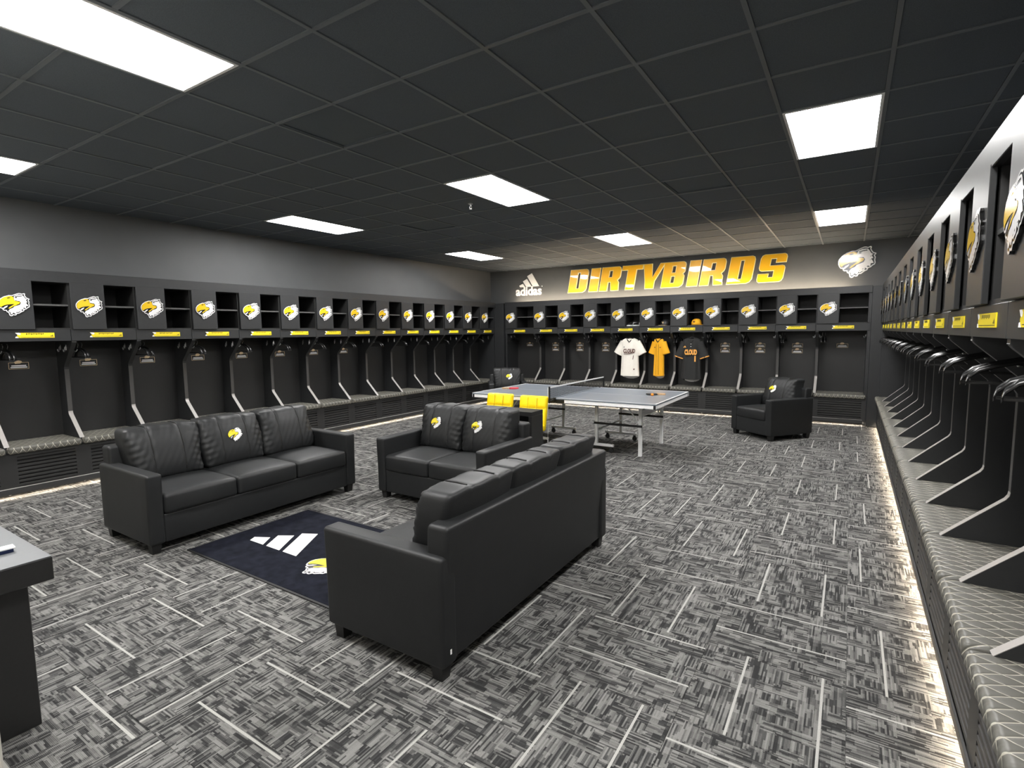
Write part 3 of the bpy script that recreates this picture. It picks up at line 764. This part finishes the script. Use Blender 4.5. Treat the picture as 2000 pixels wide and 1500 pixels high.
make_sofa('armchair', 'black leather armchair in the far left corner behind the table', 'armchair', 1, TR(-5.72, 8.83, 0, math.radians(36)), {0: .15}, 5)
tgm = MB().box((0, -.001, 0), (.010, .001, .024)).mesh('care_tag', 'white_print')
for o in [q for q in bpy.data.objects if q.get('label', '').startswith('black leather three-seat sofa seen from')]:
    obj('care_tag', tgm, o, mat=TR(.93, SD+.012, .15))

# ------------------------------------------------------------------ table tennis table
TX, TY, TZ = -3.29, 6.96, .76
tt = thing('table_tennis_table', 'grey table tennis table with white edges and folding legs', 'table', TR(TX, TY, 0))
for sgn in (-1, 1):
    x0, x1 = (-1.37, -.012) if sgn < 0 else (.012, 1.37)
    tp = MB().chamfer((x0, -.7625, TZ-.018), (x1, .7625, TZ), .0015, 0)
    e = .0006
    def ln(a, b): tp.box((a[0], a[1], TZ), (b[0], b[1], TZ+e), 1)
    ln((x0, -.7625), (x1, -.7425)); ln((x0, .7425), (x1, .7625)); ln((x0, -.0015), (x1, .0015))
    xe = x0 if sgn < 0 else x1-.02
    ln((xe, -.7425), (xe+.02, .7425))
    top = obj('table_top', tp.mesh('table_top', ['table_top', 'table_white']), tt)
    ap = MB(); z0, z1 = TZ-.062, TZ-.019
    ap.box((x0+(.0 if sgn < 0 else .13), -.758, z0), (x1-(.13 if sgn < 0 else 0), -.738, z1)); ap.box((x0+(.0 if sgn < 0 else .13), .738, z0), (x1-(.13 if sgn < 0 else 0), .758, z1))
    xo = x0+.006 if sgn < 0 else x1-.026
    ap.box((xo, -.745, z0), (xo+.02, .745, z1)); obj('apron', ap.mesh('apron', 'table_white'), tt)
    cr = MB()
    for y in (-.76, .72): cr.chamfer((xo-.002 if sgn < 0 else xo-.012, y, z0-.004), (xo+.034 if sgn < 0 else xo+.024, y+.04, z1+.002), .004)
    ib = x1-.13 if sgn < 0 else x0
    for y in (-.757, .735): cr.box((ib, y, z0-.004), (ib+.13, y+.02, z1))
    obj('corner_guard', cr.mesh('corner_guard', 'black_metal'), tt)
    for y in (-.335, .585):
        xl = sgn*1.035; xt = .42 if sgn > 0 else -.55; fh = .25 if sgn > 0 else .22
        obj('leg', MB().chamfer((xl-.022, y-.022, 0.0), (xl+.022, y+.022, TZ-.06), .004).mesh('leg', 'table_white'), tt)
        obj('inner_leg', MB().chamfer((xt-.02, y-.02, .11), (xt+.02, y+.02, TZ-.06), .004).mesh('inner_leg', 'table_white'), tt)
        fo = obj('foot', MB().chamfer((xt-fh, y-.02, .085), (xt+fh, y+.02, .12), .004).mesh('foot', 'table_white'), tt)
        for xx in (-fh+.035, fh-.035):
            cs = MB().lathe([(.005, -.012), (.033, -.012), (.036, -.006), (.036, .006), (.033, .012), (.005, .012)], 12)
            cm = [(v[0], v[2], v[1]) for v in cs.v]; cs.v = [(x, yy, z+.036) for x, yy, z in cm]
            cs.box((-.014, -.02, .05), (.014, .02, .088)); cs.tube([(0, 0, .08), (0, 0, .13)], .006, 6)
            obj('caster', cs.mesh('caster', 'black_rubber'), fo, loc=(xt+xx, y, 0))
        obj('side_bar', MB().chamfer((min(xl, xt)-.03, y-.03, .385), (max(xl, xt)+.03, y-.012, .415), .003).mesh('side_bar', 'black_metal'), tt)
        obj('brace', MB().tube([(sgn*1.03, y+.02, .40), (sgn*.80, y+.02, TZ-.05)], .009, 6).mesh('brace', 'table_white'), tt)
    obj('cross_bar', MB().box((sgn*1.035-.012, -.335, .52), (sgn*1.035+.012, .585, .60)).mesh('cross_bar', 'table_white'), tt)
    for xt in (.42 if sgn > 0 else -.55, ): obj('cross_tube', MB().tube([(xt, -.335, .30), (xt, .585, .30)], .012, 6).mesh('cross_tube', 'table_white'), tt)
net = thing('table_net', 'table tennis net with white top band across the grey table', 'net', TR(TX, TY, TZ))
obj('mesh', MB().box((-.001, -.90, .012), (.001, .90, .150)).mesh('mesh', 'net'), net)
obj('top_band', MB().chamfer((-.004, -.91, .142), (.004, .91, .160), .002).mesh('top_band', 'white_plastic'), net)
for y in (-.905, .905):
    p = MB().chamfer((-.011, y-.011, -.055), (.011, y+.011, .165), .003)
    s2 = 1 if y < 0 else -1
    p.box((-.02, y-.008 if s2 > 0 else y-.16, -.03), (.02, y+.16 if s2 > 0 else y+.008, -.019)); p.box((-.02, y+s2*.14-.004, -.05), (.02, y+s2*.14+.015, .003)); p.box((-.018, y+s2*.06-.06, .0005), (.018, y+s2*.09+.06, .006))
    obj('post', p.mesh('post', 'black_metal'), net)
obj('cord', MB().tube([(-.012, -.922, .155), (-.014, -.925, -.2), (-.016, -.922, -.55)], .0035, 5).lathe([(.004, -.58), (.010, -.565), (.006, -.54)], 8, 0, (-.016, -.922, 0)).mesh('cord', 'white_plastic'), net)
# two bats and the ball
def bat(label, M, rub):
    t = thing('table_tennis_bat', label, 'bat', M)
    n = 22; out = []
    for k in range(n):
        a = 2*math.pi*k/n; r = .077
        out.append((r*math.cos(a)*1.04, r*math.sin(a)))
    obj('rubber', MB().prism(out, lambda x, y: (x, y, .0), lambda x, y: (x, y, .013)).mesh('rubber', rub), t)
    hp = [(.066, -.022), (.105, -.013), (.175, -.016), (.182, 0), (.175, .016), (.105, .013), (.066, .022)]
    obj('handle', MB().prism(hp, lambda x, y: (x, y, -.002), lambda x, y: (x, y, .020)).mesh('handle', 'paddle_wood'), t)
bat('red bat lying on the left half of the grey table', TR(-4.40, 6.93, TZ+.004, math.radians(222)), 'red_rubber')
bat('black bat lying on the right half of the grey table behind the ball', TR(-2.27, 7.13, TZ+.004, math.radians(12)), 'black_rubber')
bl = MB().lathe([(.002, -.02)]+[(.02*math.cos(a), .02*math.sin(a)) for a in [math.radians(-75+q*15) for q in range(11)]]+[(.002, .02)], 16)
b_ = obj('table_tennis_ball', bl.mesh('table_tennis_ball', 'ball_orange', True)); b_.location = (-2.22, 6.985, TZ+.0206)
tag(b_, 'small orange ball beside the black bat on the table', 'ball')

# ------------------------------------------------------------------ yellow chairs and console table
def yellow_chair(label, M):
    t = thing('yellow_chair', label, 'chair', M, 'yellow padded chairs')
    def groove(p, lo, hi, n): 
        u = (p-lo)/(hi-lo); return sum(math.exp(-((u-k/n)/.018)**2) for k in range(1, n))
    def fb(x, y, z):
        g = max(groove(x, -.20, .20, 3), math.exp(-((z-.66)/.010)**2))
        if y < -.02: y += .012*g-.012*max(0, 1-(x/.2)**2)
        return (x, y+(z-.4)*.20, z)
    bk = obj('backrest', MB().soft((-.20, -.045, .36), (.20, .035, .805), .028, (30, 2, 26), fb).mesh('backrest', 'chair_yellow', True), t)
    for x in (-.067, .067): obj('seam', MB().tube([(x, -.050+(z-.4)*.20, z) for z in (.40, .55, .66, .72, .785)], .0028, 4).mesh('seam', 'seam_yellow'), bk)
    obj('seam', MB().tube([(x, -.052+.26*.20, .66) for x in (-.19, -.1, 0, .1, .19)], .0030, 4).mesh('seam', 'seam_yellow'), bk)
    def fs(x, y, z):
        g = max(groove(x, -.20, .20, 3), groove(y, -.42, .0, 3))
        if z > .43: z -= .010*g
        return (x, y, z)
    obj('seat', MB().soft((-.20, -.42, .36), (.20, .03, .455), .03, (24, 24, 2), fs).mesh('seat', 'chair_yellow', True), t)
    obj('pedestal', MB().lathe([(.025, .03), (.025, .36)], 12, 0, (0, -.2, 0)).mesh('pedestal', 'chrome', True), t)
    obj('base', MB().lathe([(.19, 0), (.19, .008), (.05, .03), (.028, .045)], 24, 0, (0, -.2, 0)).mesh('base', 'chrome', True), t)
yellow_chair('yellow tufted padded chair on the left behind the loveseat', TR(-4.02, 5.93, 0, math.radians(2)))
yellow_chair('yellow tufted padded chair on the right behind the black console table', TR(-3.47, 5.90, 0, math.radians(2)))
ct = thing('console_table', 'narrow glossy black console table behind the loveseat', 'table', TR(-3.45, 5.14, 0))
obj('top', MB().chamfer((-.50, -.13, .70), (.50, .13, .75), .003).mesh('top', 'console_black'), ct)
for x0 in (-.50, .46): obj('side_panel', MB().chamfer((x0, -.13, 0), (x0+.04, .13, .70), .003).mesh('side_panel', 'console_black'), ct)
obj('back_panel', MB().chamfer((-.46, .10, .10), (.46, .12, .70), .002).mesh('back_panel', 'console_black'), ct)
obj('shelf', MB().chamfer((-.46, -.12, .34), (.46, .10, .37), .002).mesh('shelf', 'console_black'), ct)
# desk in the near left corner of the picture
simple('desk_sheen', g_(.15, (.96, 1, 1.05)), .38)  # grey stands for the sheen on the black top, put into the colour
dk = thing('desk', 'black desk with thick top at the bottom left of the picture', 'desk', TR(0, 0, 0))
obj('top', MB().chamfer((-4.2, .44, .645), (-2.735, .745, .742), .003).mesh('top', 'console_black'), dk)
obj('top_sheen', MB().box((-4.198, .442, .7422), (-2.737, .743, .745)).mesh('top_sheen', 'desk_sheen'), dk)  # thin layer added over the black top to carry its painted sheen
for x0 in (-4.10, -2.92): obj('side_panel', MB().chamfer((x0, .455, 0), (x0+.085, .685, .645), .003).mesh('side_panel', 'console_black'), dk)
obj('back_panel', MB().chamfer((-4.02, .46, .2), (-2.92, .48, .645), .002).mesh('back_panel', 'console_black'), dk)
obj('bracket', MB().prism([(.745, .66), (.785, .70), (.745, .70)], lambda y, z: (-3.36, y, z), lambda y, z: (-3.33, y, z)).mesh('bracket', 'console_black'), dk)
nb = thing('slim_box', 'slim white and navy box lying on the black desk', 'box', TR(-2.951, .59, .7455, math.radians(-4)))
obj('tray', MB().prism([(-.019, 0), (.021, 0), (.024, .014), (-.022, .014)], lambda x, z: (x, -.10, z), lambda x, z: (x, .085, z)).mesh('tray', 'navy'), nb)
obj('lid', MB().chamfer((-.023, -.101, .0142), (.025, .092, .022), .002).mesh('lid', 'paper_white'), nb)

# ------------------------------------------------------------------ jerseys, shoes, hat and cap in the far lockers
def jersey(label, M, hw, kind, cloth, trim, zb=.64, sleeve_out=.31, cuff_z=1.14):
    t = thing('jersey', label, 'jersey', M, 'jerseys hanging in the far lockers')
    seg = 40; mb = MB(); rows = []
    zs = [1.49, 1.475, 1.45, 1.40, 1.33, 1.26, 1.16, 1.05, .94, .84, .76, zb+.06]
    kw = min(1, hw/.185)
    ws = [.075*kw, .12*kw, .165*kw, hw*.98, hw*.97, hw*.95, hw*.94, hw*.95, hw*.98, hw*1.0, hw*1.03, hw*1.04]
    ds = [.045, .055, .06, .06, .06, .06, .055, .055, .055, .055, .055, .055]
    hem = len(zs)-1
    for i, (z, w_, d_) in enumerate(zip(zs, ws, ds)):
        for k in range(seg):
            a = 2*math.pi*k/seg; c_, s_2 = math.cos(a), math.sin(a)
            x = w_*math.copysign(abs(c_)**.7, c_); fold = .012*math.sin(7*a+1.3)*min(1, i/5)+.007*math.sin(12*a+.7*i)*min(1, i/6)
            y = d_*math.copysign(abs(s_2)**.8, s_2)+(fold if abs(s_2) > .2 else 0)
            zz_ = z
            if i == hem: zz_ = z-.065*max(0, 1-(x/(w_+1e-6))**2)**.8*(1.0 if s_2 > 0 else .15)
            if i == 0 and s_2 < 0: zz_ = z-.055*max(0, 1-abs(x)/.08)
            mb.v.append((x, y, zz_))
    for i in range(hem):
        for k in range(seg): mb.f.append((i*seg+k, i*seg+(k+1) % seg, (i+1)*seg+(k+1) % seg, (i+1)*seg+k)); mb.mi.append(0)
    # sleeves
    for sg in (-1, 1):
        base = len(mb.v); st = 6; sn = 14
        p0, p1 = Vector((sg*.135*kw, 0, 1.405)), Vector((sg*(sleeve_out-.045), 0, cuff_z+.02))
        ax = (p1-p0).normalized(); nv = Vector((ax.z, 0, -ax.x))*(-sg)
        for i in range(st+1):
            f = i/st; c_ = p0.lerp(p1, f); rr = (.085+.012*f)*(.55+.45*kw)
            for k in range(sn):
                a = 2*math.pi*k/sn; q = c_+nv*(rr*math.cos(a))+Vector((0, 1, 0))*(.042+.01*f)*math.sin(a)+Vector((0, .004*math.sin(5*a+i), 0))
                mb.v.append(tuple(q))
        for i in range(st):
            for k in range(sn): mb.f.append((base+i*sn+k, base+i*sn+(k+1) % sn, base+(i+1)*sn+(k+1) % sn, base+(i+1)*sn+k)); mb.mi.append(0)
        cm = MB(); r0 = []
        for i, o_ in enumerate((-.014, .004)):
            for k in range(sn):
                a = 2*math.pi*k/sn; q = p1+ax*o_+nv*(.0985*(.55+.45*kw)*math.cos(a))+Vector((0, 1, 0))*.0535*math.sin(a); cm.v.append(tuple(q))
        for k in range(sn): cm.f.append((k, (k+1) % sn, sn+(k+1) % sn, sn+k)); cm.mi.append(0)
        obj('cuff', cm.mesh('cuff', trim, True), t)
    obj('body', mb.mesh('body', cloth, True), t)
    # lining of the tail seen below the front hem
    lm = MB(); n = 14; vs = []
    for k in range(n+1):
        u = -1+2*k/n; x = u*hw*.97
        vs += [(x, .035, zb+.09), (x, .04, zb+.06-.064*max(0, 1-u*u)**.8)]
    lm.add(vs, [(2*k, 2*k+2, 2*k+3, 2*k+1) for k in range(n)])
    obj('lining', lm.mesh('lining', 'jersey_lining', True), t)
    # collar V
    pts = [(-.078, -.02, 1.488), (-.05, -.050, 1.462), (-.02, -.064, 1.425), (0, -.068, 1.405), (.02, -.064, 1.425), (.05, -.050, 1.462), (.078, -.02, 1.488)]
    obj('collar', MB().tube(pts, .0105, 6).mesh('collar', 'black_print' if kind != 'black' else 'jersey_black', True), t)
    def put(name, txt, size, x0, z0, mat, sh=0, off_=.004, kx=1.0):
        vs, fs = text_polys(txt, size, sh, off_, .0015)
        mbt = MB().add([(v[0]*kx+x0, -.083-v[2], v[1]+z0) for v in vs], fs); obj(name, mbt.mesh(name, mat), t)
    def mini(x0, z0, s, mat):
        q = MB(); logo_bars(lambda x, z: (x0+x*s, -.078, z0+z*s), lambda x, z: (x0+x*s, -.081, z0+z*s), q); obj('bar_logo', q.mesh('bar_logo', mat), t)
    if kind == 'white':
        put('lettering', 'CLOUD', .112, .005, 1.185, 'brown_print', .15, .004, .66); mini(-.125, 1.295, .035, 'black_print')
        obj('underline', MB().prism([(-.12, 1.155), (-.11, 1.15), (.02, 1.160), (.12, 1.185), (.12, 1.19), (.02, 1.172)], lambda x, z: (x, -.078, z), lambda x, z: (x, -.082, z)).mesh('underline', 'brown_print'), t)
        put('number', '1', .125, .088, 1.045, 'brown_print', .15, 0)
        put('hem_mark', 'III', .03, .115, .83, 'brown_print', .1, .003)
    elif kind == 'black':
        put('lettering', 'CLOUD', .13, .0, 1.165, 'orange_print', 0, .009, .52); mini(-.15, 1.30, .06, 'orange_print')
        put('number', '1', .15, .085, 1.03, 'orange_print', 0, .006)
        for z in (1.37, 1.32): obj('button', MB().box((-.006, -.080, z-.006), (.006, -.076, z+.006)).mesh('button', 'white_print'), t)
    else:
        mini(-.075, 1.29, .035, 'black_print'); mini(.045, 1.29, .035, 'black_print')
        for x in (-.028, .028): obj('placket_seam', MB().tube([(x, -.072, 1.36), (x, -.079, 1.2), (x, -.079, .95), (x, -.077, .74)], .0025, 4).mesh('placket_seam', 'black_print'), t)
    # its own hanger
    hanger_t = thing('clothes_hanger', 'black hanger carrying the %s jersey' % kind, 'hanger', M @ Matrix.Translation((0, .0, 1.487)), 'black clothes hangers in the lockers')
    sm = MB(); 
    for i in range(3): pass
    obj('shoulder', hang_me, hanger_t, mat=Matrix.Diagonal((.62, .8, 1, 1)) @ Matrix.Translation((0, 0, .005))); obj('hook', MB().tube([(0, 0, .01), (0, 0, .05), (.012, 0, .068), (.022, 0, .085), (.012, 0, .102), (-.008, 0, .10)], .003, 6).mesh('hook', 'black_metal', True), hanger_t)
jersey('white jersey reading CLOUD with number 1 hanging in a far locker', TR(-3.895, FY+.13, 0), .195, 'white', 'jersey_white', 'jersey_white')
jersey('yellow jersey turned sideways hanging in a far locker', TR(-3.285, FY+.15, 0, math.radians(-12)), .115, 'yellow', 'jersey_yellow', 'jersey_yellow', .66, .205, 1.15)
jersey('black jersey reading CLOUD in orange hanging in a far locker', TR(-2.63, FY+.13, 0), .185, 'black', 'jersey_black', 'orange_print', .62, .285, 1.08)
def shoe(label, M):
    t = thing('shoe', label, 'shoe', M, 'pair of shoes in a far locker')
    L_ = []; n = 9; seg = 10; mb = MB()
    prof = [(-.135, .022, .055), (-.12, .034, .095), (-.08, .037, .10), (-.04, .038, .092), (0, .040, .075), (.04, .044, .058), (.08, .046, .048), (.115, .040, .040), (.135, .018, .026)]
    for x, w_, h_ in prof:
        for k in range(seg):
            a = math.pi*k/(seg-1); mb.v.append((x, w_*math.cos(a), .018+h_*math.sin(a)**.8))
    mb.f += [(i*seg+k, i*seg+k+1, (i+1)*seg+k+1, (i+1)*seg+k) for i in range(n-1) for k in range(seg-1)]; mb.mi = [0]*len(mb.f)
    obj('upper', mb.mesh('upper', 'dark_shoe', True), t)
    sole = [(x, w_+.003) for x, w_, h_ in prof]+[(x, -w_-.003) for x, w_, h_ in prof[::-1]]
    obj('sole', MB().prism(sole[::-1], lambda x, y: (x, y, 0), lambda x, y: (x, y, .022)).mesh('sole', 'white_print'), t)
    for sg in (-1, 1):
        sm = MB()
        for q in range(3):
            x = -.05+q*.03
            sm.prism([(x, .03), (x+.012, .03), (x-.006, .082), (x-.018, .082)], lambda x, z: (x, sg*.0395, z), lambda x, z: (x, sg*.044, z))
        obj('stripe', sm.mesh('stripe', 'white_print'), t)
shoe('left shoe of the dark and white pair in a far locker cubby', TR(-3.868, FY+.155, Z_CB, math.radians(245)))
shoe('right shoe of the dark and white pair in a far locker cubby', TR(-3.738, FY+.155, Z_CB, math.radians(250)))
def cap(name, label, M, mc, mb_, brim_dir):
    t = thing(name, label, 'cap', M)
    prof = [(.096, 0), (.098, .03), (.092, .065), (.075, .098), (.045, .116), (.012, .122)]
    obj('crown', MB().lathe(prof, 20).mesh('crown', mc, True), t)
    br = [(.09*math.cos(a), .09*math.sin(a)) for a in [math.radians(-70+q*14) for q in range(11)]]
    bo = [(.05+.12*math.cos(a), .095*math.sin(a)) for a in [math.radians(70-q*14) for q in range(11)]]
    obj('brim', MB().prism(br+bo, lambda x, y: (x, y, -.0+.001), lambda x, y: (x, y, .006)).mesh('brim', mb_), t)
    return t
c_ = cap('baseball_cap', 'yellow baseball cap sitting in a far locker cubby', TR(-2.545, FY+.11, Z_CB, math.radians(20)), 'jersey_yellow', 'jersey_yellow', 0)
obj('badge', MB().prism([(-.024, .072), (-.004, .058), (.006, .035), (.016, .062), (.03, .078), (.01, .07), (.002, .082)], lambda x, z: (x, -.094, z), lambda x, z: (x, -.101, z)).mesh('badge', 'brown_print'), c_, mat=Matrix.Rotation(math.radians(-40), 4, 'Z'))
c2 = cap('dark_cap', 'dark cap with a gold brim in the sixth far locker cubby', TR(-3.16, FY+.14, Z_CB, math.radians(-120)), 'dark_shoe', 'gold_print', 0)
obj('badge', MB().prism([(-.026, .075), (-.004, .06), (.006, .03), (.018, .06), (.03, .08), (.01, .07)], lambda x, z: (x, -.094, z), lambda x, z: (x, -.101, z)).mesh('badge', 'gold_print'), c2, mat=Matrix.Rotation(math.radians(100), 4, 'Z'))
